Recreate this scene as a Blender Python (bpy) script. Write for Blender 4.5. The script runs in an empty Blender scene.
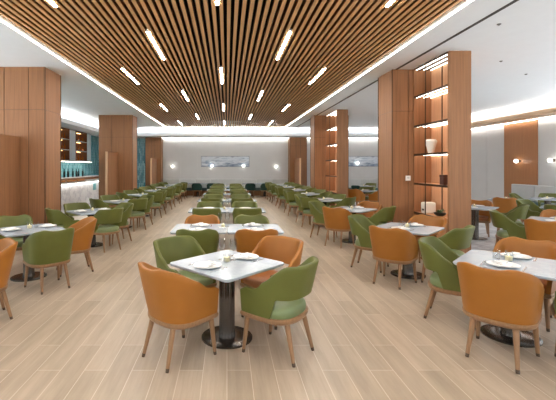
import bpy, math, random
from mathutils import Vector, Matrix

random.seed(7)
S = bpy.context.scene
COL = S.collection
PI = math.pi

# ------------------------------------------------------------------ camera
CAM_Z = 1.71
F = 375.0
cam_d = bpy.data.cameras.new('camera')
cam = bpy.data.objects.new('camera', cam_d)
COL.objects.link(cam)
cam.location = (0, 0, CAM_Z)
cam.rotation_euler = (PI / 2, 0, 0)
cam_d.sensor_width = 36.0
cam_d.sensor_fit = 'HORIZONTAL'
cam_d.lens = F / 556 * 36
cam_d.shift_x = 51 / 556
cam_d.shift_y = -33 / 556
cam_d.clip_end = 200
S.camera = cam

# ------------------------------------------------------------------ materials
def lin(r, g, b):
    def f(c):
        c /= 255.0
        return c / 12.92 if c <= 0.04045 else ((c + 0.055) / 1.055) ** 2.4
    return (f(r), f(g), f(b), 1.0)

class NT:
    def __init__(s, name):
        s.m = bpy.data.materials.new(name)
        s.m.use_nodes = True
        s.t = s.m.node_tree
        s.n = s.t.nodes
        s.b = s.n['Principled BSDF']
    def new(s, kind, **kw):
        n = s.n.new(kind)
        for k, v in kw.items():
            setattr(n, k, v)
        return n
    def link(s, a, b):
        s.t.links.new(a, b)
    def pos(s, scale=(1, 1, 1), space='Position', order=None):
        """world position (setting) or object position (things), scaled"""
        if space == 'Position':
            g = s.new('ShaderNodeNewGeometry'); out = g.outputs['Position']
        else:
            g = s.new('ShaderNodeTexCoord'); out = g.outputs['Object']
        if order:
            sp = s.new('ShaderNodeSeparateXYZ'); s.link(out, sp.inputs[0])
            cb = s.new('ShaderNodeCombineXYZ')
            for i, a in enumerate(order):
                if a in 'XYZ':
                    s.link(sp.outputs[a], cb.inputs[i])
            out = cb.outputs[0]
        mp = s.new('ShaderNodeMapping'); mp.inputs['Scale'].default_value = scale
        s.link(out, mp.inputs['Vector'])
        return mp.outputs[0]
    def noise(s, vec, scale=1, detail=3, rough=0.5):
        n = s.new('ShaderNodeTexNoise')
        n.inputs['Scale'].default_value = scale
        n.inputs['Detail'].default_value = detail
        n.inputs['Roughness'].default_value = rough
        s.link(vec, n.inputs['Vector'])
        return n.outputs['Fac']
    def ramp(s, fac, stops):
        r = s.new('ShaderNodeValToRGB')
        e = r.color_ramp.elements
        while len(e) < len(stops):
            e.new(0.5)
        for el, (p, c) in zip(e, stops):
            el.position = p; el.color = c
        s.link(fac, r.inputs[0])
        return r.outputs[0]
    def bump(s, h, strength=0.2, dist=0.01):
        b = s.new('ShaderNodeBump')
        b.inputs['Strength'].default_value = strength
        b.inputs['Distance'].default_value = dist
        s.link(h, b.inputs['Height']); s.link(b.outputs[0], s.b.inputs['Normal'])
    def set(s, color=None, rough=None, metal=None, spec=None):
        if color is not None: s.b.inputs['Base Color'].default_value = color
        if rough is not None: s.b.inputs['Roughness'].default_value = rough
        if metal is not None: s.b.inputs['Metallic'].default_value = metal
        if spec is not None: s.b.inputs['Specular IOR Level'].default_value = spec
        return s

def scale_c(c, k):
    return (min(1, c[0] * k), min(1, c[1] * k), min(1, c[2] * k), 1)

M = {}
def plain(name, color, rough=0.5, metal=0.0, spec=0.5, vary=0.06, scale=6, space='Object', bump=0):
    t = NT(name).set(rough=rough, metal=metal, spec=spec)
    n = t.noise(t.pos(space=space), scale, 3)
    c = t.ramp(n, [(0.3, scale_c(color, 1 - vary)), (0.7, scale_c(color, 1 + vary))])
    t.link(c, t.b.inputs['Base Color'])
    if bump:
        t.bump(t.noise(t.pos(space=space), 160, 2), bump, 0.004)
    M[name] = t.m
    return t

def veneer(name, color, axis='Z', vary=0.13, rough=0.45, fine=38, space='Position'):
    t = NT(name).set(rough=rough, spec=0.3)
    sc = {'Z': (fine, fine, 0.9), 'Y': (fine, 0.9, fine), 'X': (0.9, fine, fine)}[axis]
    n = t.noise(t.pos(sc, space), 1.0, 4, 0.6)
    c = t.ramp(n, [(0.25, scale_c(color, 1 - vary)), (0.5, color), (0.78, scale_c(color, 1 + vary))])
    t.link(c, t.b.inputs['Base Color'])
    M[name] = t.m
    return t

def emit(name, color, strength):
    t = NT(name)
    t.b.inputs['Base Color'].default_value = color
    t.b.inputs['Emission Color'].default_value = color
    t.b.inputs['Emission Strength'].default_value = strength
    M[name] = t.m

WARM = (1.0, 0.86, 0.70, 1); NEUT = (1.0, 0.97, 0.92, 1)
plain('plaster', lin(242, 247, 250), 0.85, vary=0.01, space='Position')
plain('plaster_upstand', lin(240, 238, 232), 0.8, vary=0.01, space='Position')
plain('wall_panel', lin(200, 200, 200), 0.6, vary=0.02, space='Position', scale=2)
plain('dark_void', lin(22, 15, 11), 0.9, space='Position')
plain('slot_dark', lin(60, 58, 56), 0.6, space='Position')
veneer('column_wood', lin(144, 101, 68), 'Z', 0.24, 0.5, 30)
veneer('shelf_wood', lin(200, 154, 118), 'Z', 0.16, 0.5, 30)
veneer('cabinet_wood', lin(140, 98, 66), 'Z', 0.22, 0.5, 30)
veneer('wall_wood', lin(160, 110, 72), 'Z', 0.13)
veneer('soffit_wood', lin(200, 170, 140), 'Y', 0.08)
veneer('slat_wood', lin(204, 158, 108), 'Y', 0.12)
veneer('slat_core', lin(104, 68, 42), 'Y', 0.12)  # darker brown puts the shade between slats into their sides
veneer('chair_wood', lin(144, 110, 80), 'Z', 0.16, 0.4, 60, 'Object')
plain('brass_dark', lin(70, 55, 44), 0.35, 0.7, vary=0.1)
plain('bronze', lin(96, 90, 84), 0.24, 0.9, vary=0.1)
plain('foot_metal', lin(84, 68, 54), 0.4, 0.5)
plain('orange_leather', lin(152, 96, 34), 0.45, spec=0.35, vary=0.05, bump=0.12)
plain('green_leather', lin(92, 96, 42), 0.45, spec=0.35, vary=0.05, bump=0.12)
plain('green_seat', lin(112, 126, 84), 0.40, vary=0.05, bump=0.12)
plain('orange_seat', lin(150, 92, 46), 0.40, vary=0.05, bump=0.12)
plain('teal_velvet', lin(8, 50, 44), 0.8, vary=0.12)
plain('banquette_fabric', lin(196, 198, 198), 0.8, vary=0.03)
plain('banquette_seat', lin(70, 92, 92), 0.7, vary=0.05)
plain('china', lin(242, 242, 240), 0.18, vary=0.01)
plain('steel', lin(190, 190, 192), 0.2, 1.0)
plain('wax', lin(250, 236, 190), 0.5, vary=0.02)
plain('vase_white', lin(228, 228, 220), 0.35, vary=0.02)
plain('dark_ceramic', lin(38, 40, 36), 0.4)
plain('leaf_green', lin(60, 88, 48), 0.6, vary=0.25, scale=40)
plain('book_brown', lin(76, 44, 34), 0.6)
plain('switch_white', lin(236, 236, 234), 0.4, vary=0.01)
plain('bottle_dark', lin(14, 26, 32), 0.1)
plain('bottle_amber', lin(150, 84, 30), 0.15)
plain('cabinet_back', lin(92, 52, 26), 0.5)
plain('silver_panel', lin(196, 202, 206), 0.3, 0.3)
plain('teal_panel', lin(96, 160, 168), 0.4)
plain('frame_silver', lin(150, 154, 160), 0.3, 0.6)
plain('bread', lin(196, 128, 66), 0.7, vary=0.15, scale=30)
plain('nozzle', lin(120, 120, 120), 0.4, 0.5)

emit('line_light', (1.0, 0.97, 0.91, 1), 80)
emit('cove_led', (1.0, 0.94, 0.84, 1), 12)
emit('trough_led', (1.0, 0.98, 0.96, 1), 28)
emit('wash_led', (1.0, 0.96, 0.91, 1), 9)
emit('shelf_led', (1.0, 0.92, 0.80, 1), 7)
emit('globe', (1.0, 0.95, 0.86, 1), 7)
emit('flame', (1.0, 0.82, 0.5, 1), 1.5)
emit('cabinet_led', (1.0, 0.62, 0.25, 1), 6)

def stone(name, base, vein, scale, rough, space='Position', w=0.06, joints=None):
    t = NT(name).set(rough=rough)
    p = t.pos(space=space)
    n1 = t.noise(p, scale, 5, 0.6)
    mix = t.new('ShaderNodeVectorMath', operation='MULTIPLY_ADD')
    cmb = t.new('ShaderNodeCombineXYZ')
    for i in range(3): t.link(n1, cmb.inputs[i])
    t.link(cmb.outputs[0], mix.inputs[0]); mix.inputs[1].default_value = (0.9, 0.5, 0.7); t.link(p, mix.inputs[2])
    n2 = t.noise(mix.outputs[0], scale * 0.9, 4, 0.55)
    c = t.ramp(n2, [(0.5 - w, base), (0.5, vein), (0.5 + w, base)])
    if joints:
        br = t.new('ShaderNodeTexBrick', offset=0.0)
        br.inputs['Scale'].default_value = 1.0
        br.inputs['Mortar Size'].default_value = 0.004
        br.inputs['Brick Width'].default_value = joints
        br.inputs['Row Height'].default_value = joints
        br.inputs['Mortar'].default_value = scale_c(base, 0.5)
        t.link(p, br.inputs['Vector'])
        t.link(c, br.inputs['Color1']); t.link(c, br.inputs['Color2'])
        c = br.outputs['Color']
    t.link(c, t.b.inputs['Base Color'])
    M[name] = t.m
stone('table_stone', lin(178, 188, 197), lin(170, 180, 190), 3.0, 0.22, 'Object')
stone('bar_stone', lin(234, 234, 234), lin(208, 208, 212), 1.6, 0.25)
stone('marble_floor', lin(240, 240, 242), lin(200, 200, 204), 0.9, 0.18, joints=1.2)

# oak plank floor: planks run along Y
t = NT('plank_floor').set(rough=0.34)
v = t.pos(order='YX0')
br = t.new('ShaderNodeTexBrick', offset=0.37, offset_frequency=2)
br.inputs['Scale'].default_value = 1.0
br.inputs['Brick Width'].default_value = 1.2
br.inputs['Row Height'].default_value = 0.2
br.inputs['Mortar Size'].default_value = 0.0028
br.inputs['Mortar Smooth'].default_value = 0.2
br.inputs['Bias'].default_value = 0.0
br.inputs['Color1'].default_value = (0.0, 0.0, 0.0, 1)
br.inputs['Color2'].default_value = (1.0, 1.0, 1.0, 1)
br.inputs['Mortar'].default_value = (0.5, 0.5, 0.5, 1)
t.link(v, br.inputs['Vector'])
n = t.noise(t.pos((9, 0.9, 1)), 1.0, 5, 0.6)
n2 = t.noise(t.pos((60, 2.5, 1)), 1.0, 3, 0.6)
ad = t.new('ShaderNodeMath', operation='MULTIPLY_ADD'); t.link(br.outputs['Color'], ad.inputs[0]); ad.inputs[1].default_value = 0.30; t.link(n, ad.inputs[2])
ad2 = t.new('ShaderNodeMath', operation='MULTIPLY_ADD'); t.link(n2, ad2.inputs[0]); ad2.inputs[1].default_value = 0.25; t.link(ad.outputs[0], ad2.inputs[2])
c = t.ramp(ad2.outputs[0], [(0.45, lin(152, 136, 116)), (0.75, lin(172, 155, 135)), (1.0, lin(188, 171, 151))])
mx = t.new('ShaderNodeMix', data_type='RGBA')
t.link(br.outputs['Fac'], mx.inputs[0]); t.link(c, mx.inputs[6]); mx.inputs[7].default_value = lin(208, 195, 177)
t.link(mx.outputs[2], t.b.inputs['Base Color'])
M['plank_floor'] = t.m

def tile(name, order):
    t = NT(name).set(rough=0.15)
    v = t.pos(order=order)
    br = t.new('ShaderNodeTexBrick', offset=0.5)
    br.inputs['Scale'].default_value = 1.0
    br.inputs['Brick Width'].default_value = 0.30
    br.inputs['Row Height'].default_value = 0.075
    br.inputs['Mortar Size'].default_value = 0.006
    br.inputs['Color1'].default_value = lin(78, 142, 156)
    br.inputs['Color2'].default_value = lin(150, 200, 208)
    br.inputs['Mortar'].default_value = lin(60, 80, 86)
    t.link(v, br.inputs['Vector'])
    t.link(br.outputs['Color'], t.b.inputs['Base Color'])
    M[name] = t.m
tile('teal_tile', 'ZY0')       # stacked upright tiles on the side wall
tile('teal_tile_far', 'ZX0')

t = NT('clear_glass')
tr_ = t.new('ShaderNodeBsdfTransparent'); tr_.inputs[0].default_value = (0.97, 0.98, 0.98, 1)
gl_ = t.new('ShaderNodeBsdfGlossy'); gl_.inputs['Roughness'].default_value = 0.03
lw = t.new('ShaderNodeLayerWeight'); lw.inputs['Blend'].default_value = 0.4
mm = t.new('ShaderNodeMath', operation='MULTIPLY'); mm.inputs[1].default_value = 0.45; t.link(lw.outputs['Facing'], mm.inputs[0])
mx = t.new('ShaderNodeMixShader')
t.link(mm.outputs[0], mx.inputs[0]); t.link(tr_.outputs[0], mx.inputs[1]); t.link(gl_.outputs[0], mx.inputs[2])
t.link(mx.outputs[0], t.n['Material Output'].inputs['Surface'])
M['clear_glass'] = t.m
t = NT('cabinet_glass').set(color=(0.95, 0.9, 0.85, 1), rough=0.02)
t.b.inputs['Transmission Weight'].default_value = 1.0
t.b.inputs['IOR'].default_value = 1.05
M['cabinet_glass'] = t.m

# abstract landscape painting: soft bands of blue-grey
t = NT('painting').set(rough=0.5)
nz = t.noise(t.pos((0.9, 1, 5), 'Object'), 1.6, 5, 0.6)
sp = t.new('ShaderNodeSeparateXYZ'); t.link(t.pos((1, 1, 1), 'Object'), sp.inputs[0])
ma = t.new('ShaderNodeMath', operation='MULTIPLY_ADD'); t.link(sp.outputs['Z'], ma.inputs[0]); ma.inputs[1].default_value = 0.35; t.link(nz, ma.inputs[2])
c = t.ramp(ma.outputs[0], [(0.3, lin(96, 112, 136)), (0.42, lin(150, 164, 182)), (0.5, lin(196, 206, 218)), (0.6, lin(214, 220, 228)), (0.72, lin(150, 160, 176))])
t.link(c, t.b.inputs['Base Color'])
M['painting'] = t.m

# ------------------------------------------------------------------ mesh building
class MB:
    def __init__(s):
        s.v = []; s.f = []
    def add(s, vs, fs):
        o = len(s.v)
        s.v += [tuple(p) for p in vs]
        s.f += [tuple(i + o for i in f) for f in fs]
        return s
    def box(s, x0, x1, y0, y1, z0, z1):
        vs = [(x0, y0, z0), (x1, y0, z0), (x1, y1, z0), (x0, y1, z0), (x0, y0, z1), (x1, y0, z1), (x1, y1, z1), (x0, y1, z1)]
        return s.add(vs, [(0, 3, 2, 1), (4, 5, 6, 7), (0, 1, 5, 4), (1, 2, 6, 5), (2, 3, 7, 6), (3, 0, 4, 7)])
    def rings(s, rings, cap0=True, cap1=True):
        n = len(rings[0]); vs = []; fs = []
        for r in rings: vs += r
        for k in range(len(rings) - 1):
            for i in range(n):
                j = (i + 1) % n
                fs.append((k * n + i, k * n + j, (k + 1) * n + j, (k + 1) * n + i))
        if cap0: fs.append(tuple(reversed(range(n))))
        if cap1: fs.append(tuple(range((len(rings) - 1) * n, len(rings) * n)))
        return s.add(vs, fs)
    def lathe(s, prof, seg=24, c=(0, 0), cap0=True, cap1=True, flute=0, nfl=12):
        rs = []
        for r, z in prof:
            ring = []
            for i in range(seg):
                a = 2 * PI * i / seg
                rr = r * (1 - flute * (0.5 + 0.5 * math.cos(a * nfl)))
                ring.append((c[0] + rr * math.cos(a), c[1] + rr * math.sin(a), z))
            rs.append(ring)
        return s.rings(rs, cap0, cap1)
    def rod(s, p0, p1, r0, r1, seg=10):
        p0 = Vector(p0); p1 = Vector(p1)
        d = (p1 - p0).normalized()
        u = d.orthogonal().normalized(); w = d.cross(u)
        rs = []
        for p, r in ((p0, r0), (p1, r1)):
            rs.append([tuple(p + r * (math.cos(2 * PI * i / seg) * u + math.sin(2 * PI * i / seg) * w)) for i in range(seg)])
        return s.rings(rs)
    def build(s, name, mat, parent=None, smooth=False, bevel=0.0):
        me = bpy.data.meshes.new(name)
        me.from_pydata(s.v, [], s.f)
        me.validate(); me.update()
        me.materials.append(M[mat])
        if smooth:
            for p in me.polygons:
                p.use_smooth = True
            try: me.set_sharp_from_angle(angle=math.radians(42))
            except Exception: pass
        o = bpy.data.objects.new(name, me)
        COL.objects.link(o)
        if parent: o.parent = parent
        if bevel:
            b = o.modifiers.new('bevel', 'BEVEL'); b.width = bevel; b.segments = 2; b.limit_method = 'ANGLE'
        return o

def empty(name, loc=(0, 0, 0), rz=0.0):
    o = bpy.data.objects.new(name, None)
    COL.objects.link(o)
    o.location = loc; o.rotation_euler = (0, 0, rz)
    o.empty_display_size = 0.1
    return o

def tag(o, label, cat, group=None, kind=None):
    o['label'] = label; o['category'] = cat
    if group: o['group'] = group
    if kind: o['kind'] = kind
    return o

def struct(o, label=None, cat=None):
    o['kind'] = 'structure'
    if label: o['label'] = label
    if cat: o['category'] = cat
    return o

def copy_tree(o, parent=None):
    c = o.copy()
    COL.objects.link(c)
    if parent: c.parent = parent
    for ch in list(KIDS.get(o.name, [])) or [k for k in o.children]:
        copy_tree(ch, c)
    return c
KIDS = {}

class Proto:
    """the first placement moves the prototype itself, the later ones copy it with its parts"""
    def __init__(s, root): s.root = root; s.used = False
    def place(s, loc, rz, label, cat, group):
        o = s.root if not s.used else copy_tree(s.root)
        s.used = True
        o.location = loc; o.rotation_euler = (0, 0, rz)
        return tag(o, label, cat, group)

def smooth01(a, b, x):
    t = max(0.0, min(1.0, (x - a) / (b - a)))
    return t * t * (3 - 2 * t)

# ------------------------------------------------------------------ the room
ZC = 3.90                         # white ceiling
XL, XR, YB, YF = -7.6, 11.5, 23.0, -5.0
RX0, RX1, RY1 = -3.40, 3.24, 21.0   # slatted recess
WOOD_L, WOOD_R = -5.45, 4.65

fl = MB(); fl.add([(WOOD_L, YF, 0), (WOOD_R, YF, 0), (WOOD_R, YB, 0), (WOOD_L, YB, 0)], [(0, 1, 2, 3)])
floor = struct(fl.build('floor', 'plank_floor'), 'pale oak plank floor running the length of the dining room', 'floor')
mf = MB()
mf.add([(XL, YF, 0), (WOOD_L, YF, 0), (WOOD_L, YB, 0), (XL, YB, 0)], [(0, 1, 2, 3)])
struct(mf.build('floor', 'marble_floor'), 'white marble floor strip in front of the bar', 'floor')
mf = MB()
mf.add([(WOOD_R, YF, 0), (XR, YF, 0), (XR, YB, 0), (WOOD_R, YB, 0)], [(0, 1, 2, 3)])
struct(mf.build('floor', 'marble_floor'), 'white marble floor of the bay beyond the bookcases', 'floor')

# white ceiling around the recess (slabs) with the upstand of the recess
c = MB()
c.box(XL, RX0, YF, YB, ZC, ZC + 0.45)
c.box(RX1, XR, YF, YB, ZC, ZC + 0.45)
c.box(RX0, RX1, RY1, YB, ZC, ZC + 0.45)
ceiling = struct(c.build('ceiling', 'plaster'), 'white plaster ceiling around a long timber slatted recess', 'ceiling')
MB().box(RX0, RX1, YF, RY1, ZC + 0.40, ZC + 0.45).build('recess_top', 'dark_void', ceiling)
# slats: wood undersides, with the shade of the gaps coloured into the sides
sl = MB(); sk = MB()
pitch = 0.1065
SX0, SX1 = RX0 + 0.07, RX1 - 0.07
n_sl = int((SX1 - SX0) / pitch)
SZ = ZC + 0.03
SYE = RY1 - 0.12
x_off = (SX1 - SX0 - (n_sl - 1) * pitch) / 2
slat_x = [SX0 + x_off + i * pitch for i in range(n_sl)]
for x in slat_x:
    sl.box(x - 0.026, x + 0.026, YF, SYE, SZ, SZ + 0.016)
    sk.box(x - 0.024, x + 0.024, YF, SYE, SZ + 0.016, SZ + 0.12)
sl.build('slat_facing', 'slat_wood', ceiling)
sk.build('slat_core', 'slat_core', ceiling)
# cove light strips on the recess upstand
cv = MB()
cv.box(RX0 + 0.001, RX0 + 0.015, YF, RY1 - 0.001, ZC + 0.004, ZC + 0.018)
cv.box(RX1 - 0.015, RX1 - 0.001, YF, RY1 - 0.001, ZC + 0.004, ZC + 0.018)
cv.box(RX0 + 0.03, RX1 - 0.03, RY1 - 0.015, RY1 - 0.001, ZC + 0.004, ZC + 0.018)
cv.build('cove_light', 'cove_led', ceiling)
# air slot in the ceiling
MB().box(3.77, 3.83, YF, 20.8, ZC - 0.004, ZC + 0.01).build('air_slot', 'slot_dark', ceiling)

# dropped soffit with an uplit trough, running along the bar, the end wall and the outer wall
LPX, RPX, LPY = -6.47, 10.55, 21.35
Z0, Z1 = 3.48, 3.58
sf = MB()
sf.box(XL, LPX, YF, YB, Z0, Z1)
sf.box(LPX, RPX, LPY, YB, Z0, Z1)
sf.box(LPX - 0.03, LPX, YF, LPY, Z1, Z1 + 0.05); sf.box(LPX - 0.03, RPX + 0.03, LPY, LPY + 0.03, Z1, Z1 + 0.05)
trim_1 = struct(sf.build('trim_1', 'plaster'), 'white dropped soffit with a lit trough along bar and end wall', 'soffit')
sr = MB().box(RPX, XR, YF, YB, Z0, Z1).box(RPX, RPX + 0.03, YF, LPY, Z1, Z1 + 0.05)
trim_2 = struct(sr.build('trim_2', 'soffit_wood'), 'pale dropped soffit with a lit trough above the outer wall', 'soffit')
tl = MB()
tl.box(LPX - 0.22, LPX - 0.16, YF, YB - 0.2, Z1 + 0.002, Z1 + 0.04)
tl.box(LPX, RPX, LPY + 0.16, LPY + 0.22, Z1 + 0.002, Z1 + 0.04)
tl.build('trough_light', 'trough_led', trim_1)
MB().box(RPX + 0.16, RPX + 0.22, YF, YB - 0.2, Z1 + 0.002, Z1 + 0.04).build('trough_light', 'trough_led', trim_2)
wl = MB()
wl.box(-4.8, XR - 0.3, YB - 0.16, YB - 0.10, Z0 - 0.02, Z0 - 0.001)
wl.build('wall_wash_light', 'wash_led', trim_1)
wl = MB()
wl.box(XR - 0.16, XR - 0.10, YF, YB - 0.3, Z0 - 0.02, Z0 - 0.001)
wl.build('wall_wash_light', 'wash_led', trim_2)

# walls
def panels_x(mb, x0, x1, z0, z1, y, step=1.02):
    n = max(1, round((x1 - x0) / step)); w = (x1 - x0) / n
    for i in range(n):
        mb.box(x0 + i * w + 0.012, x0 + (i + 1) * w - 0.012, y - 0.02, y, z0, z1)
def panels_y(mb, y0, y1, z0, z1, x, step=1.02):
    n = max(1, round((y1 - y0) / step)); w = (y1 - y0) / n
    for i in range(n):
        mb.box(x - 0.02, x, y0 + i * w + 0.012, y0 + (i + 1) * w - 0.012, z0, z1)
w = MB().box(XL, XR, YB, YB + 0.2, 0, 4.35)
wall_back = struct(w.build('wall_back', 'wall_panel'), 'end wall in pale grey panels behind the banquette', 'wall')
MB().box(XL, XR, YB - 0.012, YB, Z1, ZC).build('upper_band', 'plaster', wall_back)  # white strip added so the trough glow reads as one bright band
p = MB(); panels_x(p, -3.85, XR - 0.02, 0.0, 3.46, YB); p.build('panelling', 'wall_panel', wall_back)
MB().box(XL + 0.02, -4.85, YB - 0.02, YB, 0, 3.46).build('tiling', 'teal_tile_far', wall_back)
w = MB().box(XL - 0.2, XL, 8.2, YB, 0, 4.35).box(XL - 0.2, XL, YF, 8.2, 3.4, 4.35).box(XL - 0.2, XL, YF, 8.2, 0, 0.12).box(XL - 0.2, XL, YF, YF + 0.5, 0.12, 3.4)
wall_left = struct(w.build('wall_left', 'teal_tile'), 'bar wall in glossy upright teal tiles', 'wall')
w = MB().box(XR, XR + 0.2, 11.4, YB, 0, 4.35).box(XR, XR + 0.2, YF, 11.4, 3.4, 4.35).box(XR, XR + 0.2, YF, 11.4, 0, 0.12).box(XR, XR + 0.2, YF, YF + 0.5, 0.12, 3.4)
wall_right = struct(w.build('wall_right', 'wall_panel'), 'outer wall in pale grey panels with one timber bay', 'wall')
p = MB(); panels_y(p, 11.42, 13.85, 0, 3.46, XR); panels_y(p, 15.5, YB - 0.03, 0, 3.46, XR); p.build('panelling', 'wall_panel', wall_right)
MB().box(XR - 0.05, XR, 13.85, 15.5, 0, 3.46).build('timber_panel', 'wall_wood', wall_right)
# entrance end is glazed behind the camera; side glazing is unseen, added for daylight
def window(n, axis, a0, a1, z0, z1, at, bays):
    root = empty('window_%d' % n, (0, 0, 0))
    fr = MB(); gl = MB()
    def bx(mb, u0, u1, w0, w1, d0, d1):
        if axis == 'X': mb.box(u0, u1, at + d0, at + d1, w0, w1)
        else: mb.box(at + d0, at + d1, u0, u1, w0, w1)
    st = (a1 - a0) / bays
    for i in range(bays + 1):
        u = a0 + i * st
        bx(fr, u - 0.03, u + 0.03, z0, z1, -0.05, 0.05)
    bx(fr, a0, a1, z0, z0 + 0.06, -0.05, 0.05); bx(fr, a0, a1, z1 - 0.06, z1, -0.05, 0.05)
    fr.build('window_frame', 'brass_dark', root)
    bx(gl, a0, a1, z0 + 0.06, z1 - 0.06, -0.004, 0.004)
    gl.build('pane', 'window_glass', root)
    struct(root, 'tall glazed window wall, %s' % ({1: 'entrance end', 2: 'outer side', 3: 'bar side'}[n]), 'window')
t = NT('window_glass')
tr_ = t.new('ShaderNodeBsdfTransparent'); gl_ = t.new('ShaderNodeBsdfGlossy'); gl_.inputs['Roughness'].default_value = 0.02
mx = t.new('ShaderNodeMixShader'); mx.inputs[0].default_value = 0.06
t.link(tr_.outputs[0], mx.inputs[1]); t.link(gl_.outputs[0], mx.inputs[2])
t.link(mx.outputs[0], t.n['Material Output'].inputs['Surface'])
M['window_glass'] = t.m
w = MB().box(XL, XR, YF - 0.2, YF, 3.4, 4.35).box(XL, XL + 0.6, YF - 0.2, YF, 0, 3.4).box(XR - 0.6, XR, YF - 0.2, YF, 0, 3.4).box(XL + 0.6, XR - 0.6, YF - 0.2, YF, 0, 0.12)
struct(w.build('wall_front', 'plaster'), 'glazed wall at the entrance end of the room', 'wall')
window(1, 'X', XL + 0.6, XR - 0.6, 0.12, 3.4, YF - 0.1, 12)
window(3, 'Y', YF + 0.5, 8.2, 0.12, 3.4, XL - 0.1, 9)  # unseen bar-side glazing, added for daylight across the ceiling
window(2, 'Y', YF + 0.5, 11.4, 0.12, 3.4, XR + 0.1, 9)  # unseen outer-side glazing, lengthened to brighten the bay

# ------------------------------------------------------------------ columns
def column(x0, x1, y0, y1, label, top=ZC):
    zs = 2.965
    root = empty('column', ((x0 + x1) / 2, (y0 + y1) / 2, 0))
    hx, hy = (x1 - x0) / 2, (y1 - y0) / 2
    def grooves(z0, z1):
        m = MB()
        g = 0.007
        # front panels: three widths, sides one each, over a dark core
        xs = [-hx, -hx + (x1 - x0) * 0.38, hx - 0.36, hx] if x1 < 0 else [-hx, -hx + 0.36, hx - (x1 - x0) * 0.38, hx]
        for a, b in zip(xs, xs[1:]):
            m.box(a + g, b - g, -hy, -hy + 0.03, z0, z1)
            m.box(a + g, b - g, hy - 0.03, hy, z0, z1)
        m.box(-hx, -hx + 0.03, -hy + 0.03 + g, hy - 0.03 - g, z0, z1)
        m.box(hx - 0.03, hx, -hy + 0.03 + g, hy - 0.03 - g, z0, z1)
        return m
    MB().box(-hx + 0.012, hx - 0.012, -hy + 0.012, hy - 0.012, 0, top).build('core', 'brass_dark', root)
    grooves(0.0, min(zs, top) - 0.004).build('lower_panel', 'column_wood', root)
    if top > zs:
        grooves(zs + 0.004, top).build('upper_panel', 'column_wood', root)
    e = MB()
    for sx in (-1, 1):
        for sy in (-1, 1):
            e.box(sx * hx - 0.006, sx * hx + 0.006, sy * hy - 0.006, sy * hy + 0.006, 0, top)
    e.build('edge_strip', 'brass_dark', root)
    struct(root, label, 'column')
    return root
column(-5.42, -3.98, 8.2, 8.98, 'broad timber column on the bar side, first from the camera')
column(-5.40, -3.98, 15.8, 16.6, 'broad timber column on the bar side, second from the camera')
column(-4.85, -3.93, 22.3, YB - 0.022, 'timber column against the end wall beside the teal tiles', Z0)
column(3.71, 5.15, 8.42, 9.2, 'broad timber column behind the first bookcase')
column(3.71, 5.15, 15.9, 16.7, 'broad timber column behind the second bookcase')
column(3.75, 4.75, 22.3, YB - 0.022, 'timber column against the end wall on the bookcase side', Z0)

def fin_screen(x, y0, y1, z, label):
    """timber wing panel standing out from the front of a column"""
    root = empty('timber_screen', (x, (y0 + y1) / 2, 0))
    hy = (y1 - y0) / 2
    MB().box(-0.035, 0.035, -hy + 0.03, hy, 0, z).build('panel', 'cabinet_wood', root, bevel=0.006)
    MB().box(-0.042, 0.042, -hy, -hy + 0.03, 0, z + 0.004).build('edge_post', 'edge_wood', root, bevel=0.008)
    tag(root, label, 'screen', 'timber wing screens on the columns')
veneer('edge_wood', lin(206, 168, 132), 'Z', 0.08)
fin_screen(-4.55, 6.9, 8.195, 2.37, 'low timber wing screen standing out from the first bar-side column')
fin_screen(-4.62, 14.35, 15.795, 2.30, 'low timber wing screen standing out from the second bar-side column')
fin_screen(-4.20, 20.7, 22.295, 2.2, 'low timber wing screen before the end-wall column beside the teal tiles')
fin_screen(4.05, 20.7, 22.295, 2.2, 'low timber wing screen before the end-wall column on the bookcase side')

# thermostat on the first bookcase-side column
th = empty('thermostat', (4.06, 8.42, 1.46))
MB().box(-0.055, 0.055, -0.02, -0.002, -0.055, 0.055).build('plate', 'switch_white', th, bevel=0.005)
MB().box(-0.025, 0.025, -0.023, -0.02, -0.01, 0.03).build('screen', 'silver_panel', th)
tag(th, 'small square white thermostat on the first bookcase column', 'thermostat')

# ------------------------------------------------------------------ bookcases
SHZ = [0.70, 1.345, 1.985, 2.615, 3.27]
def bookcase(x0, y0, y1, label):
    d = 0.42; L = y1 - y0
    root = empty('bookcase', (x0, y0, 0))
    m = MB(); m.box(0, d, 0, 0.05, 0, ZC); m.build('end_panel', 'column_wood', root, bevel=0.003)
    MB().box(0, d, L - 0.03, L, 0, ZC).build('end_panel', 'column_wood', root)
    MB().box(d - 0.03, d, 0.05, L - 0.03, 0, ZC).build('back_panel', 'shelf_wood', root)
    MB().box(0, d - 0.03, 0.05, L - 0.03, 0, 0.08).build('plinth', 'column_wood', root)
    MB().box(0.0, d - 0.03, 0.05, L - 0.03, ZC - 0.03, ZC).build('top_panel', 'brass_dark', root)
    for yy in ():
        pass
    for z in SHZ:
        s = MB().box(0.012, d - 0.03, 0.05, L - 0.03, z - 0.015, z + 0.01).build('shelf', 'shelf_wood', root)
        MB().box(0, 0.012, 0.05, L - 0.03, z - 0.030, z + 0.015).build('front_rail', 'brass_dark', s)
    for z in SHZ[1:] + [ZC - 0.015]:
        l = MB()
        for xx in (0.04, 0.20, d - 0.06):
            l.box(xx, xx + 0.012, 0.07, L - 0.05, z - 0.024, z - 0.0155)
        l.build('shelf_light', 'shelf_led', root)
    for (px, py) in ((0.008, L * 0.635), (d - 0.04, L * 0.66)):
        MB().box(px - 0.008, px + 0.008, py - 0.008, py + 0.008, 0.08, ZC - 0.03).build('upright', 'brass_dark', root)
    tag(root, label, 'bookcase', 'lit timber bookcases')
    return root
BX = 4.18
bookcase(BX, 7.06, 8.412, 'tall timber bookcase with lit shelves and a white vase, first from camera')
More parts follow.
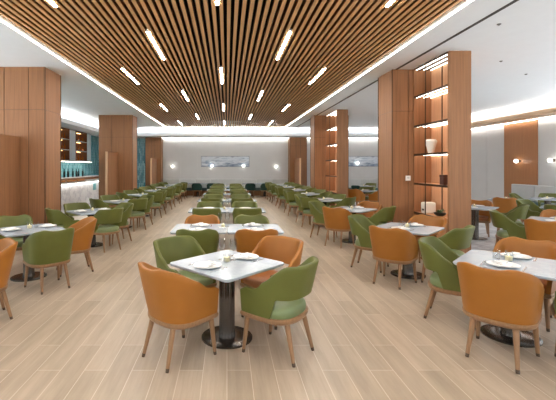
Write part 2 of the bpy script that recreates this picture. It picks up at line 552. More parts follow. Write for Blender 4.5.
bookcase(BX, 14.25, 15.892, 'tall timber bookcase with lit shelves, further from the camera')

va = MB().lathe([(0.05, 0.0), (0.06, 0.02), (0.085, 0.14), (0.115, 0.24), (0.12, 0.27), (0.095, 0.30), (0.085, 0.31), (0.075, 0.31), (0.08, 0.29), (0.10, 0.26), (0.07, 0.14), (0.04, 0.03)], 28, cap1=True)
o = va.build('vase', 'vase_white', smooth=True); o.location = (BX + 0.20, 8.05, SHZ[2] + 0.0101)
tag(o, 'white flared ceramic vase on a middle shelf of the first bookcase', 'vase')
bk = empty('storage_box', (BX + 0.2, 7.50, SHZ[1] + 0.0101))
MB().box(-0.09, 0.09, -0.07, 0.07, 0, 0.15).build('body', 'book_brown', bk, bevel=0.004)
MB().box(-0.094, 0.094, -0.074, 0.074, 0.15, 0.2).build('lid', 'book_brown', bk, bevel=0.004)
tag(bk, 'dark brown box on the first bookcase, shelf below the vase', 'box')
sc = empty('ornament', (BX + 0.18, 8.12, SHZ[0] + 0.0101))
MB().box(-0.12, 0.12, -0.10, 0.10, 0, 0.24).build('body', 'vase_white', sc, bevel=0.03)
MB().box(-0.124, -0.12, -0.05, 0.03, 0.06, 0.1).build('opening', 'dark_ceramic', sc)
tag(sc, 'rounded white ornament on the lowest shelf of the first bookcase', 'ornament')
pb = empty('potted_plant', (BX + 0.16, 7.64, SHZ[0] + 0.0101))
MB().lathe([(0.05, 0), (0.10, 0.03), (0.12, 0.07), (0.11, 0.07), (0.08, 0.04)], 20).build('pot', 'dark_ceramic', pb, smooth=True)
lf = MB()
for i in range(46):
    a = random.uniform(0, 2 * PI); r = random.uniform(0.0, 0.07); z = random.uniform(0.06, 0.08)
    b = Vector((r * math.cos(a), r * math.sin(a), z))
    d = Vector((math.cos(a), math.sin(a), random.uniform(0.3, 1.6))).normalized() * random.uniform(0.05, 0.09)
    sd = d.cross(Vector((0, 0, 1))).normalized() * 0.014
    lf.add([b, b + d * 0.5 + sd, b + d, b + d * 0.5 - sd], [(0, 1, 2, 3)])
lf.build('foliage', 'leaf_green', pb)
tag(pb, 'small green plant in a dark bowl on the first bookcase', 'plant')

# ------------------------------------------------------------------ slat-ceiling line lights
def gap_x(x):
    g = [a + pitch / 2 for a in slat_x]
    return min(g, key=lambda q: abs(q - x))
ll = empty('ceiling_light')
MB().box(-0.025, 0.025, -0.8, 0.8, 0.006, 0.05).build('housing', 'switch_white', ll)
MB().box(-0.019, 0.019, -0.785, 0.785, -0.004, 0.006).build('diffuser', 'line_light', ll)
LP = Proto(ll)
ordn = ['first', 'second', 'third', 'fourth', 'fifth', 'sixth', 'seventh', 'eighth']
cols = [(-2.42, 4.4, 4.85, 'outer bar-side line', 5), (-1.27, 6.95, 4.85, 'inner bar-side line', 4), (-0.16, 4.35, 4.85, 'middle line', 4),
        (1.0, 6.95, 4.85, 'inner bookcase-side line', 4), (2.16, 4.4, 4.85, 'outer bookcase-side line', 5)]
for cx, y0, st, nm, k in cols:
    x = gap_x(cx)
    q = 0
    ys = [y0 + st * i for i in range(-2, 5) if YF + 0.9 < y0 + st * i < SYE - 0.9]
    for y in ys:
        if y < 3.2:
            lab = 'slim ceiling light strip over the entrance end, %s, %s' % (nm, 'nearer the windows' if y < 0 else 'nearer the tables')
        else:
            lab = 'slim glowing strip between ceiling slats, %s from the camera in the %s' % (ordn[q], nm); q += 1
        LP.place((x, y, SZ - 0.002), 0, lab, 'ceiling light', 'linear lights between the slats')

# small ceiling fittings
for (px, py) in ((499, 24), (501, 61), (526, 74)):
    Y = (ZC - CAM_Z) * F / (167 - py); X = (px - 227) * Y / F
    o = MB().lathe([(0.03, 0.0), (0.03, -0.006), (0.02, -0.014), (0.01, -0.022)], 16).build('ceiling_sprinkler', 'nozzle', smooth=True)
    o.location = (X, Y, ZC)
    tag(o, 'small round sprinkler head in the white ceiling, %s from the camera' % ['first', 'second', 'third'][(499, 501, 526).index(px)], 'sprinkler', 'ceiling sprinklers')

# ------------------------------------------------------------------ chairs
def plan(t, side, z, spread=1.0):
    """half outline of the tub: t 0 (middle of the back) .. 1 (front end of the arm)"""
    w = (z - 0.38) / 0.48
    a = 0.272 + 0.052 * w * spread
    b = 0.235 + 0.115 * w * spread
    yc, yf = -0.02, 0.228
    if t <= 0.6:
        ph = t / 0.6 * PI / 2
        n = 2 / 2.6
        x = a * math.sin(ph) ** n
        y = yc - b * max(0.0, math.cos(ph)) ** n
    else:
        q = (t - 0.6) / 0.4
        x = a * (1 - 0.06 * q * q); y = yc + (yf - yc) * q
    return side * x, y

def stations(n=30):
    ts = []
    for i in range(-n, n + 1):
        ts.append(i / n)
    return ts

def shell(kind):
    if kind == 'tub':
        def ztop(t):
            lobe = 0.840 + 0.024 * math.exp(-((t - 0.18) / 0.11) ** 2)
            z = lobe + (0.645 - lobe) * smooth01(0.31, 0.84, t)
            return z - 0.03 * smooth01(0.90, 1.0, t)
        def zbot(t): return 0.385
    elif kind == 'open':
        def ztop(t):
            z = 0.868 - 0.010 * t
            z = z + (0.625 - z) * smooth01(0.34, 0.76, t)
            return z - 0.03 * smooth01(0.90, 1.0, t)
        def zbot(t): return 0.565 + (0.385 - 0.565) * smooth01(0.46, 0.535, t)
    else:  # low round-backed chair
        def ztop(t): return 0.80 - 0.20 * smooth01(0.12, 0.75, t)
        def zbot(t): return 0.385
    th = 0.042
    prof = []
    for v in (0.0, 0.15, 0.4, 0.65, 0.85): prof.append((v, 0.0, 0))
    prof += [(1, 0.0, 0.016), (1, 0.14, 0.005), (1, 0.5, 0.0), (1, 0.86, 0.005), (1, 1.0, 0.016)]
    for v in (0.85, 0.65, 0.4, 0.15, 0.0): prof.append((v, 1.0, 0))
    rings = []
    ss = stations(36)
    for s in ss:
        t = abs(s); side = 1 if s >= 0 else -1
        zt, zb = ztop(t), zbot(t)
        ring = []
        for v, d, dz in prof:
            z = zb + v * (zt - zb) - dz
            e = 0.004
            x, y = plan(t, side, z)
            if t < e:
                nx, ny = 0.0, 1.0
            else:
                x2, y2 = plan(min(1, t + e), side, z); x1, y1 = plan(t - e, side, z)
                tx, ty = x2 - x1, y2 - y1
                l = math.hypot(tx, ty) or 1
                nx, ny = -ty / l * side, tx / l * side
            ring.append((x + nx * th * d, y + ny * th * d, z))
        rings.append(ring)
    m = MB()
    # rings run along the shell; close around the profile
    m.rings(rings, True, True)
    return m

def outline(k, z, front=0.0, n=40):
    pts = []
    for i in range(n, -1, -1):
        x, y = plan(i / n, -1, 0.38); pts.append((x * k, y * k + 0.0, z))
    for i in range(1, n + 1):
        x, y = plan(i / n, 1, 0.38); pts.append((x * k, y * k, z))
    x1, y1 = pts[-1][0], pts[-1][1]
    for i in range(1, 9):
        q = i / 9
        pts.append((x1 * (1 - 2 * q), y1 + k * (0.035 * math.sin(PI * q)), z))
    return pts

def chair(kind, leather, seat_m, name, caps):
    root = empty(name)
    backrest = shell(kind).build('backrest', leather, root, smooth=True)
    fr = MB().rings([outline(0.96, 0.338), outline(1.0, 0.345), outline(1.03, 0.365), outline(1.03, 0.384), outline(1.0, 0.388)])
    fr.build('seat_frame', 'chair_wood', root, smooth=True)
    k = 0.90 if kind != 'open' else 0.955
    st = MB().rings([outline(k * 0.98, 0.386), outline(k, 0.40), outline(k, 0.435), outline(k * 0.975, 0.458), outline(k * 0.9, 0.472), outline(k * 0.6, 0.480), outline(k * 0.2, 0.482)])
    st.build('seat', seat_m, root, smooth=True)
    for (tx, ty, fx, fy) in ((-0.215, 0.185, -0.235, 0.22), (0.215, 0.185, 0.235, 0.22), (-0.155, -0.19, -0.185, -0.275), (0.155, -0.19, 0.185, -0.275)):
        a = Vector((tx, ty, 0.345)); b = Vector((fx, fy, 0.0))
        if caps:
            c_ = b + (a - b) * 0.09
            lg = MB().rod(a, c_, 0.0255, 0.0160, 12).build('leg', 'chair_wood', root, smooth=True)
            MB().rod(c_, b, 0.0162, 0.0145, 12).build('foot_cap', 'foot_metal', lg, smooth=True)
        else:
            MB().rod(a, b, 0.0255, 0.0145, 8).build('leg', 'chair_wood', root, smooth=True)
    return root

CH = {}
def get_chair(kind, colour, near):
    k = (kind, colour, near)
    if k not in CH:
        lm, sm = {'orange': ('orange_leather', 'orange_seat'), 'green': ('green_leather', 'green_seat'), 'teal': ('teal_velvet', 'teal_velvet')}[colour]
        nm = {'tub': 'tub_chair', 'open': 'open_back_armchair', 'low': 'low_armchair'}[kind]
        CH[k] = Proto(chair(kind, lm, sm, nm, near))
    return CH[k]

DESC = {'tub': 'wavy-topped tub chair', 'open': 'open-back armchair', 'low': 'low chair'}
def put_chair(kind, colour, x, y, fx, fy, where, jit=0.05):
    if y < 7: jit = 0.012
    rz = math.atan2(fy - y, fx - x) - PI / 2 + random.uniform(-jit, jit)
    lab = '%s %s %s' % ({'teal': 'dark green'}.get(colour, colour), DESC[kind], where)
    g = '%s %ss' % ({'teal': 'dark green'}.get(colour, colour), DESC[kind])
    return get_chair(kind, colour, y < 7).place((x, y, 0), rz, lab, 'chair', g)

# ------------------------------------------------------------------ tables and tableware
TZ = 0.75
def rounded_square(h, r, z, n=6):
    pts = []
    for cx, cy, a0 in ((h - r, h - r, 0), (-h + r, h - r, 90), (-h + r, -h + r, 180), (h - r, -h + r, 270)):
        for i in range(n + 1):
            a = math.radians(a0 + 90 * i / n)
            pts.append((cx + r * math.cos(a), cy + r * math.sin(a), z))
    return pts
def table():
    root = empty('dining_table')
    H = 0.42
    MB().rings([rounded_square(H - 0.012, 0.04, TZ - 0.030), rounded_square(H, 0.05, TZ - 0.016), rounded_square(H, 0.05, TZ - 0.004), rounded_square(H - 0.004, 0.046, TZ)]).build('tabletop', 'table_stone', root, smooth=True)
    MB().lathe([(0.10, TZ - 0.05), (0.16, TZ - 0.03)], 24).build('top_plate', 'bronze', root, smooth=True)
    MB().lathe([(0.088, 0.016), (0.080, 0.05), (0.078, 0.2), (0.078, 0.55), (0.08, 0.64), (0.095, TZ - 0.045)], 72, flute=0.10, nfl=12).build('pedestal', 'bronze', root, smooth=True)
    MB().lathe([(0.255, 0.0), (0.255, 0.012), (0.250, 0.016), (0.12, 0.018), (0.085, 0.020)], 40).build('base', 'bronze', root, smooth=True)
    return root
TABLE = Proto(table())

def proto_mesh(mb, name, mat, smooth=True):
    return Proto(mb.build(name, mat, smooth=smooth))
PLATE = proto_mesh(MB().lathe([(0.07, 0.0), (0.10, 0.006), (0.135, 0.016), (0.136, 0.019), (0.10, 0.011), (0.06, 0.007)], 36), 'plate', 'china')
# folded napkin standing on plate
def napkin():
    m = MB()
    for k, (w, z, a) in enumerate(((0.085, 0.006, 0.0), (0.075, 0.016, 0.35), (0.06, 0.026, -0.3))):
        pts = []
        for sx, sy in ((-1, -0.55), (1, -0.55), (1, 0.55), (-1, 0.55)):
            x, y = sx * w, sy * w
            pts.append((x * math.cos(a) - y * math.sin(a), x * math.sin(a) + y * math.cos(a)))
        m.rings([[(x, y, z) for x, y in pts], [(x * 0.96, y * 0.96, z + 0.011) for x, y in pts]])
    return m
NAPKIN = proto_mesh(napkin(), 'napkin', 'china', False)
def fork():
    m = MB()
    m.box(-0.005, 0.005, -0.10, 0.02, 0.0, 0.003)
    m.add([(-0.005, 0.02, 0), (0.005, 0.02, 0), (0.013, 0.05, 0), (-0.013, 0.05, 0), (-0.005, 0.02, 0.003), (0.005, 0.02, 0.003), (0.013, 0.05, 0.003), (-0.013, 0.05, 0.003)],
          [(0, 3, 2, 1), (4, 5, 6, 7), (0, 1, 5, 4), (1, 2, 6, 5), (2, 3, 7, 6), (3, 0, 4, 7)])
    for i in range(4):
        x = -0.0105 + i * 0.007
        m.box(x - 0.002, x + 0.002, 0.05, 0.095, 0.0, 0.003)
    return m
FORK = proto_mesh(fork(), 'fork', 'steel', False)
def knife():
    m = MB()
    m.box(-0.006, 0.006, -0.11, 0.0, 0.0, 0.004)
    m.add([(-0.007, 0, 0), (0.007, 0, 0), (0.009, 0.08, 0), (-0.007, 0.115, 0), (-0.007, 0, 0.002), (0.007, 0, 0.002), (0.009, 0.08, 0.002), (-0.007, 0.115, 0.002)],
          [(0, 3, 2, 1), (4, 5, 6, 7), (0, 1, 5, 4), (1, 2, 6, 5), (2, 3, 7, 6), (3, 0, 4, 7)])
    return m
KNIFE = proto_mesh(knife(), 'knife', 'steel', False)
WINE = proto_mesh(MB().lathe([(0.034, 0.0), (0.034, 0.003), (0.006, 0.008), (0.0045, 0.03), (0.0045, 0.085), (0.012, 0.095), (0.032, 0.12), (0.039, 0.155), (0.034, 0.215), (0.032, 0.215), (0.037, 0.155), (0.030, 0.122), (0.010, 0.10)], 24), 'wine_glass', 'clear_glass')
TUMBLER = proto_mesh(MB().lathe([(0.028, 0.0), (0.033, 0.004), (0.036, 0.09), (0.034, 0.09), (0.031, 0.010)], 20), 'tumbler', 'clear_glass')
vc = empty('votive_candle')
MB().lathe([(0.030, 0.0), (0.036, 0.006), (0.040, 0.075), (0.0375, 0.075), (0.033, 0.010)], 20).build('holder', 'clear_glass', vc, smooth=True)
MB().lathe([(0.0315, 0.0105), (0.0345, 0.05), (0.0, 0.052)], 18).build('wax', 'wax', vc, smooth=True)
MB().lathe([(0.001, 0.052), (0.005, 0.062), (0.0, 0.078)], 8).build('flame', 'flame', vc, smooth=True)
VOTIVE = Proto(vc)

def setting(x, y, ang, where, near, tz=TZ):
    """a place setting whose diner sits towards direction ang from it"""
    z = tz + 0.0006
    PLATE.place((x, y, z), 0, 'round white dinner plate on ' + where, 'plate', 'dinner plates')
    if near:
        NAPKIN.place((x, y, z + 0.0075), ang + 0.3, 'folded white napkin lying on the plate on ' + where, 'napkin', 'folded napkins')
        c_, s_ = math.cos(ang), math.sin(ang)
        rz = ang + PI / 2
        for P, sd, nm in ((FORK, -1, 'fork'), (KNIFE, 1, 'knife')):
            ox, oy = -s_ * 0.165 * sd, c_ * 0.165 * sd
            P.place((x + ox, y + oy, z), rz, 'steel %s beside the plate on %s' % (nm, where), nm, 'table cutlery')

NOUN = {'bar': 'bar-side', 'book': 'bookcase-side', 'mid': 'middle', 'bay': 'outer-bay'}
def dress(x, y, where, glasses, dx=0.0, dy=0.02, wine=True):
    VOTIVE.place((x + dx, y + dy, TZ + 0.0006), 0, 'small glass votive candle on ' + where, 'candle', 'votive candles')
    if glasses:
        for k, (gx, gy) in enumerate(((-0.055, 0.10), (0.065, 0.08))):
            P, nm = (WINE, 'wine glass') if wine else (TUMBLER, 'clear tumbler')
            P.place((x + dx + gx, y + dy + gy, TZ + 0.0006), 0, 'empty %s on %s, %s the candle' % (nm, where, ['bar side of', 'bookcase side of'][k]), 'glass', 'table glasses')

def diamond(x, y, where, chairs, lvl, side=None, off=0.42, rot=PI / 4, wine=False):
    """a square table turned 45 degrees; chairs: dict corner -> (kind, colour); corners FL FR BL BR"""
    TABLE.place((x, y, 0), rot + random.uniform(-0.02, 0.02), 'square white stone-topped pedestal table, %s' % where, 'table', 'square dining tables')
    sgn = {'FL': (-1, -1), 'FR': (1, -1), 'BL': (-1, 1), 'BR': (1, 1)}
    for k, ch in chairs.items():
        kind, colour = ch[0], ch[1]
        sx, sy = sgn[k]
        ox, oy = (ch[2], ch[3]) if len(ch) > 2 else (sx * off, sy * (off - 0.02))
        inner = {'bar': sx > 0, 'book': sx < 0}.get(side)
        if inner is None:
            s_lab = 'bar' if sx < 0 else 'bookcase'
            if side == 'bay': s_lab = 'bookcase' if sx < 0 else 'wall'
        else:
            s_lab = 'aisle' if inner else {'bar': 'bar', 'book': 'bookcase'}[side]
        w = 'on %s side of %s, %s' % (s_lab, where, 'back to camera' if sy < 0 else 'facing camera')
        fx, fy = (x, y) if len(ch) < 6 else (x + ox + ch[4], y + oy + ch[5])
        put_chair(kind, colour, x + ox, y + oy, fx, fy, w)
    if lvl >= 1:
        a = math.radians(225)
        setting(x - 0.19, y - 0.16, a, where + ', camera side', lvl >= 2)
        setting(x + 0.20, y + 0.19, a + PI, where + ', far side', lvl >= 2)
        dress(x, y, where, lvl >= 2, wine=wine)

G, O = 'green', 'orange'
T, B = 'tub', 'open'
# the table in the middle of the foreground
diamond(0.0, 3.77, 'front middle table', {'FL': (T, O, -0.43, -0.33, 1, 0.95), 'FR': (B, G, 0.47, -0.25, -1, 0.78), 'BL': (B, G, -0.47, 0.50), 'BR': (B, O, 0.50, 0.50)}, 2, None, wine=True)

# bar-side row
diamond(-3.21, 3.75, 'table at the bar-side frame edge', {'BR': (T, O, 0.46, 0.42)}, 0, 'bar')
yl = [5.75, 8.2, 10.65, 13.1, 15.5, 17.9, 20.2]
for i, y in enumerate(yl):
    wh = '%s bar-side table' % ordn[i]
    if i == 0:
        cs = {'FR': (T, G, 0.53, -0.48, -1, 0.95), 'BR': (T, O, 0.56, 0.32), 'BL': (T, G, -0.55, 0.50, 0.45, -1), 'FL': (T, O, -0.52, -0.42)}
    else:
        cs = {'FR': (B, G), 'BR': (B, G), 'BL': (B, G), 'FL': (B, G)}
    diamond(-3.08 if i == 0 else -2.95, y + (0.08 if i == 0 else 0), wh, cs, 2 if i < 2 else (1 if i < 6 else 0), 'bar')
# bookcase-side row
yr = [3.80, 5.95, 8.6, 11.1, 13.5, 15.9, 18.2, 20.15]
for i, y in enumerate(yr):
    wh = '%s bookcase-side table' % ordn[i]
    if i < 2:
        cs = {'FL': (T, O, -0.38, -0.38, 1, 0.86) if i == 0 else (T, O, -0.40, -0.40), 'BL': (B, G, -0.30 if i == 0 else -0.42, 0.43, 1, -0.75), 'BR': (T, O, 0.48, 0.42), 'FR': (B, G) if i == 0 else (B, G, 0.34, -0.42)}
    elif i == 2:
        cs = {'FL': (T, O), 'BL': (B, G, -0.52, 0.46), 'BR': (T, O, 0.52, 0.48), 'FR': (B, G)}
    else:
        cs = {'FL': (B, G), 'BL': (B, G), 'BR': (B, G), 'FR': (B, G)}
    diamond(2.87, y, wh, cs, 2 if i < 3 else (1 if i < 7 else 0), 'book')
# middle row: pairs of tables pushed together
ym = [5.92, 8.45, 10.95, 13.45, 15.95, 18.45]
for i, y in enumerate(ym):
    for sx in (-1, 1):
        sd = 'bar' if sx < 0 else 'bookcase'
        wh = '%s half of %s middle pair' % (sd, ordn[i])
        x = sx * 0.424
        TABLE.place((x, y, 0), 0, 'square white stone table, %s' % wh, 'table', 'square dining tables')
        if i == 0:
            ft = (T, G) if sx < 0 else (T, O); bt = (T, O) if sx < 0 else (T, G)
        else:
            ft = bt = (B, G)
        put_chair(ft[0], ft[1], x, y - 0.455, x, y, 'at %s, back to camera' % wh, 0.03)
        put_chair(bt[0], bt[1], x, y + 0.44, x, y, 'at %s, facing camera' % wh, 0.03)
        setting(x, y - 0.25, -PI / 2, wh + ', camera side', i < 1)
        setting(x, y + 0.22, PI / 2, wh + ', far side', i < 1)
    dress(-0.06, y, '%s middle pair' % ordn[i], i < 2, wine=True)

# outer bay beyond the bookcases
bay = [((5.95, 9.0), 'bay table beside the bookcase end', {'BR': (T, O, 0.38, 0.46), 'FR': (B, G, 0.50, -0.42)}),
       ((8.35, 11.2), 'bay table before timber panel', {'FL': (T, O, -0.38, -0.48)}),
       ((9.75, 11.4), 'bay table nearest the outer wall', {'BL': (B, G), 'BR': (B, G)}),
       ((8.05, 8.95), 'bay table behind the orange chair', {'BL': (B, G, -0.30, 0.50), 'FL': (B, G)}),
       ((5.95, 6.75), 'bay table in the foreground', {'FL': (T, O, -0.60, -0.52), 'BR': (T, O, 0.45, 0.45), 'BL': (B, G, -0.52, 0.38, 1, -0.55)}),
       ((6.75, 11.7), 'middle bay table', {'FL': (B, G), 'BR': (B, G), 'BL': (B, G)}),
       ((8.2, 14.4), 'corner bay table', {'FL': (B, G), 'FR': ('low', 'teal'), 'BL': (B, G)}),
       ((5.55, 15.3), 'bay table between the bookcases', {'FL': (T, O), 'FR': (T, O), 'BR': (B, G, 0.30, 0.5), 'BL': (B, G)}),
       ((7.0, 19.2), 'rear bay table', {'FL': ('low', 'teal'), 'BR': (B, G)})]
for i, ((x, y), wh, cs) in enumerate(bay):
    diamond(x, y, wh, cs, 1, 'bay')

# low dark green chairs and tables along the end-wall banquette
def banquette(x0, x1, y0, y1, face, label):
    """face: 'S' looks to -Y from the end wall, 'W' looks to -X from the outer wall"""
    root = empty('banquette', ((x0 + x1) / 2, (y0 + y1) / 2, 0))
    hx, hy = (x1 - x0) / 2, (y1 - y0) / 2
    if face == 'S':
        MB().box(-hx, hx, -hy + 0.06, hy, 0, 0.30).build('plinth', 'cabinet_wood', root)
        MB().box(-hx, hx, -hy, hy - 0.16, 0.30, 0.46).build('seat', 'banquette_seat', root, bevel=0.03)
        n = max(2, round((x1 - x0) / 1.0)); w_ = 2 * hx / n
        for i in range(n):
            MB().box(-hx + i * w_ + 0.004, -hx + (i + 1) * w_ - 0.004, hy - 0.16, hy, 0.30, 0.98).build('backrest', 'banquette_fabric', root, bevel=0.025)
    else:
        MB().box(-hx + 0.06, hx, -hy, hy, 0, 0.30).build('plinth', 'cabinet_wood', root)
        MB().box(-hx, hx - 0.16, -hy, hy, 0.30, 0.46).build('seat', 'banquette_seat', root, bevel=0.03)
        n = max(2, round((y1 - y0) / 1.0)); w_ = 2 * hy / n
        for i in range(n):
            MB().box(hx - 0.16, hx, -hy + i * w_ + 0.004, -hy + (i + 1) * w_ - 0.004, 0.30, 1.04).build('backrest', 'banquette_fabric', root, bevel=0.025)
    tag(root, label, 'banquette', 'upholstered wall benches')
banquette(-3.8, 3.7, 22.32, YB - 0.024, 'S', 'long pale grey banquette along the end wall below the painting')
banquette(10.86, XR - 0.056, 11.5, 14.9, 'W', 'pale grey banquette along the outer wall below the sconces')
banquette(5.3, 11.0, 22.32, YB - 0.024, 'S', 'pale grey banquette along the end wall beyond the bookcases')
for k, cx in enumerate((-2.57, -1.715, -0.86, 1.32, 2.2)):
    wh = '%s banquette table from the bar' % ordn[k]
    TABLE.place((cx, 21.98, 0), 0, 'square white table before the end wall, ' + wh, 'table', 'square dining tables')
    put_chair('low', 'teal', cx, 21.38, cx, 23, 'at the %s, back to camera' % wh, 0.03)

# ------------------------------------------------------------------ wall sconces and paintings
sc = empty('wall_sconce')
MB().lathe([(0.05, 0), (0.05, 0.02), (0.015, 0.03), (0.015, 0.10)], 16).build('bracket', 'brass_dark', sc, smooth=True)
m = MB()
rs = []
for i in range(1, 10):
    a = PI * i / 10
    rs.append([(0.07 * math.sin(a) * math.cos(2 * PI * j / 20), 0.07 * math.sin(a) * math.sin(2 * PI * j / 20), 0.155 - 0.07 * math.cos(a)) for j in range(20)])
m.rings(rs).build('globe', 'globe', sc, smooth=True)
SC = Proto(sc)
def sconce(loc, rot, label):
    o = SC.place(loc, 0, label, 'wall lamp', 'globe wall sconces'); o.rotation_euler = rot
for k, px in enumerate((173, 212, 243.5, 276)):
    sconce(((px - 227) * 22.95 / F, YB - 0.021, 1.78 if 0 < k < 3 else 1.74), (PI / 2, 0, 0), 'glowing globe wall lamp on the end wall, %s from the bar' % ordn[k])
sconce(((357 - 227) * 22.95 / F, YB - 0.021, 1.95), (PI / 2, 0, 0), 'glowing globe wall lamp on the end wall between the two bookcases')
sconce((XR - 0.052, 14.65, 1.94), (PI / 2, 0, -PI / 2), 'glowing globe wall lamp on the timber wall panel')
sconce((XR - 0.021, 13.15, 1.94), (PI / 2, 0, -PI / 2), 'glowing globe wall lamp on the grey wall beside the timber panel')
def painting(x0, x1, z0, z1, label):
    root = empty('painting', ((x0 + x1) / 2, YB - 0.021, (z0 + z1) / 2))
    hx, hz = (x1 - x0) / 2, (z1 - z0) / 2
    MB().box(-hx, hx, -0.03, -0.002, -hz, hz).build('canvas', 'painting', root)
    f = MB()
    f.box(-hx - 0.03, -hx, -0.04, -0.001, -hz - 0.03, hz + 0.03); f.box(hx, hx + 0.03, -0.04, -0.001, -hz - 0.03, hz + 0.03)
    f.box(-hx, hx, -0.04, -0.001, hz, hz + 0.03); f.box(-hx, hx, -0.04, -0.001, -hz - 0.03, -hz)
    f.build('frame', 'frame_silver', root)
    tag(root, label, 'painting', 'wide blue-grey paintings')
k = 22.97 / F
painting(-25.5 * k, 22 * k, CAM_Z + 0.5 * k, CAM_Z + 10.5 * k, 'wide blue-grey abstract painting above the banquette on the end wall')
painting(119 * k, 158 * k, CAM_Z + 0.8 * k, CAM_Z + 10.5 * k, 'wide blue-grey abstract painting on the end wall between the bookcases')

# ------------------------------------------------------------------ the bar
bar = empty('bar_counter', (-6.75, 17.3, 0))
MB().box(-0.33, 0.46, -3.4, 3.6, 1.02, 1.08).build('countertop', 'bar_stone', bar, bevel=0.01)
f = MB()
for i in range(5):
    f.box(-0.30, 0.31, -3.38 + i * 1.392 + 0.006, -3.38 + (i + 1) * 1.392 - 0.006, 0.40, 1.02)
f.build('front_panel', 'bar_stone', bar)
MB().box(-0.30, 0.24, -3.36, 3.56, 0.0, 0.40).build('plinth', 'bar_stone', bar)
MB().box(0.41, 0.44, -3.3, 3.5, 1.005, 1.019).build('counter_light', 'wash_led', bar)  # strip added under the overhang to brighten the bar front
n_ = MB().box(0.31, 0.325, 0.72, 1.12, 0.60, 0.92).build('niche', 'teal_panel', bar)
tag(bar, 'long white marble bar counter before the teal tiled wall', 'bar counter')
bc = empty('back_counter', (-7.37, 17.5, 0))
MB().box(-0.22, 0.20, -3.6, 4.0, 0, 1.20).build('body', 'cabinet_wood', bc)
MB().box(-0.22, 0.22, -3.6, 4.0, 1.20, 1.24).build('countertop', 'bar_stone', bc, bevel=0.006)
tag(bc, 'timber back counter with stone top below the teal tiles', 'counter')
# trays of pastries on the bar
tr = empty('serving_tray')
MB().box(-0.16, 0.16, -0.42, 0.42, 0, 0.025).build('board', 'cabinet_wood', tr, bevel=0.006)
TR = Proto(tr)
BUN = proto_mesh(MB().lathe([(0.03, 0), (0.055, 0.015), (0.055, 0.035), (0.03, 0.06), (0.005, 0.066)], 14), 'bread_roll', 'bread')
for k, y in enumerate((14.7, 15.7, 16.7)):
    TR.place((-6.6, y, 1.0805), 0, 'wooden serving board on the bar, %s from the camera' % ordn[k], 'tray', 'serving boards on the bar')
    for i in range(5):
        BUN.place((-6.52, y - 0.32 + 0.16 * i, 1.106), 0, 'golden bread roll on the %s wooden board along the bar' % ordn[k], 'bread roll', 'bread rolls on the bar')
BOT = proto_mesh(MB().lathe([(0.042, 0), (0.045, 0.01), (0.045, 0.22), (0.035, 0.26), (0.016, 0.30), (0.015, 0.38), (0.0, 0.381)], 16), 'bottle', 'bottle_dark')
for k, px in enumerate((64.2, 68, 72.8, 76.5, 78.6, 82.7)):
    Y = 7.25 * F / (227 - px)
    BOT.place((-7.25, Y, 1.2405), 0, 'dark bottle standing below the bar cabinets, %s from the camera' % ordn[k], 'bottle', 'dark bottles on the back counter')
# upper display cabinets
SB = proto_mesh(MB().lathe([(0.04, 0), (0.042, 0.01), (0.042, 0.15), (0.03, 0.19), (0.014, 0.22), (0.014, 0.28), (0.0, 0.281)], 12), 'bottle', 'bottle_amber')
def display(y0, y1, label, which):
    root = empty('display_cabinet', (-7.6, y0, 2.0))
    L = y1 - y0; H = Z0 - 2.0 - 0.03; D = 0.38
    MB().box(0.001, 0.02, 0, L, 0, H).build('back_panel', 'cabinet_back', root)
    MB().box(0.02, D, 0, 0.03, 0, H).build('side_panel', 'cabinet_back', root)
    MB().box(0.02, D, L - 0.03, L, 0, H).build('side_panel', 'cabinet_back', root)
    MB().box(0.02, D, 0.03, L - 0.03, H - 0.03, H).build('top_panel', 'cabinet_back', root)
    for i in range(3):
        z = i * (H - 0.03) / 3
        s = MB().box(0.02, D - 0.02, 0.03, L - 0.03, z, z + 0.025).build('shelf', 'cabinet_back', root)
        MB().box(D - 0.02, D, 0.03, L - 0.03, z, z + 0.03).build('shelf_edge', 'silver_panel', s)
        zz = (i + 1) * (H - 0.03) / 3
        MB().box(0.05, 0.07, 0.06, L - 0.06, zz - 0.016, zz - 0.001).build('shelf_light', 'cabinet_led', root)
        n = 5
        for q in range(n):
            SB.place((-7.6 + 0.2, y0 + 0.12 + (L - 0.24) * q / (n - 1), 2.0 + z + 0.0255), 0,
                     'amber bottle on the %s shelf of the %s lit bar cabinet' % (['bottom', 'middle', 'top'][i], which), 'bottle', 'bottles in the bar cabinets')
    tag(root, label, 'cabinet', 'lit display cabinets above the bar')
display(15.9, 17.2, 'lit amber display cabinet above the bar, nearer to the camera', 'nearer')
display(17.95, 19.35, 'lit amber display cabinet above the bar, further from the camera', 'further')
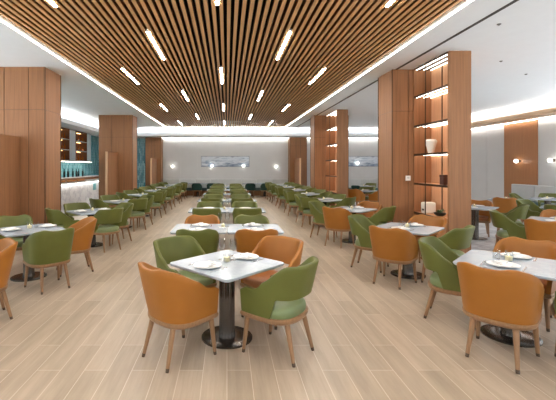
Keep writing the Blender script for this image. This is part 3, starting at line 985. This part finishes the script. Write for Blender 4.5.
for k, (a, b) in enumerate(((17.22, 17.93), (19.37, 19.95))):
    o = empty('wall_cabinet', (-7.6, a, 2.0))
    MB().box(0.002, 0.34, 0, b - a, 0, Z0 - 2.03).build('body', 'silver_panel', o)
    MB().box(0.34, 0.36, 0.005, b - a - 0.005, 0.005, Z0 - 2.035).build('door', 'silver_panel', o)
    tag(o, ['pale closed wall cabinet between the two amber cabinets', 'pale closed wall cabinet beyond the further amber cabinet'][k], 'cabinet', 'closed bar cabinets')
o = empty('wall_shelf', (-7.6, 15.0, 1.96))
MB().box(0.002, 0.42, 0, 4.95, 0, 0.035).build('board', 'switch_white', o)
MB().box(0.30, 0.40, 0.02, 4.93, -0.012, -0.0005).build('light_strip', 'shelf_led', o)  # strip added below the shelf to brighten the tiles
tag(o, 'long white lit shelf below the bar cabinets', 'shelf')

# ------------------------------------------------------------------ lights the room has: recessed downlights in the white ceiling

# ------------------------------------------------------------------ world and view
wd = bpy.data.worlds.new('world'); S.world = wd; wd.use_nodes = True
wn = wd.node_tree
tc = wn.nodes.new('ShaderNodeTexCoord'); sp = wn.nodes.new('ShaderNodeSeparateXYZ'); rp = wn.nodes.new('ShaderNodeValToRGB')
wn.links.new(tc.outputs['Generated'], sp.inputs[0])
mr = wn.nodes.new('ShaderNodeMapRange'); mr.inputs[1].default_value = -1.0; mr.inputs[2].default_value = 1.0
wn.links.new(sp.outputs['Z'], mr.inputs[0]); wn.links.new(mr.outputs[0], rp.inputs[0])
rp.color_ramp.elements[0].position = 0.46; rp.color_ramp.elements[0].color = (0.95, 0.98, 1.0, 1)   # unseen ground, brightened to throw light up onto the ceiling
rp.color_ramp.elements[1].position = 0.54; rp.color_ramp.elements[1].color = (0.42, 0.48, 0.54, 1)    # open sky
bg = wn.nodes['Background']
wn.links.new(rp.outputs[0], bg.inputs[0])
bg.inputs[1].default_value = 2.65
S.view_settings.view_transform = 'Standard'
S.view_settings.look = 'None'
S.view_settings.exposure = 0.77
S.view_settings.gamma = 1.0
S.view_settings.use_curve_mapping = False
S.cycles.max_bounces = 10
S.cycles.diffuse_bounces = 6
S.cycles.glossy_bounces = 4
S.cycles.transmission_bounces = 8
S.cycles.use_denoising = True
S.cycles.caustics_reflective = False
S.cycles.caustics_refractive = False
S.cycles.sample_clamp_indirect = 4
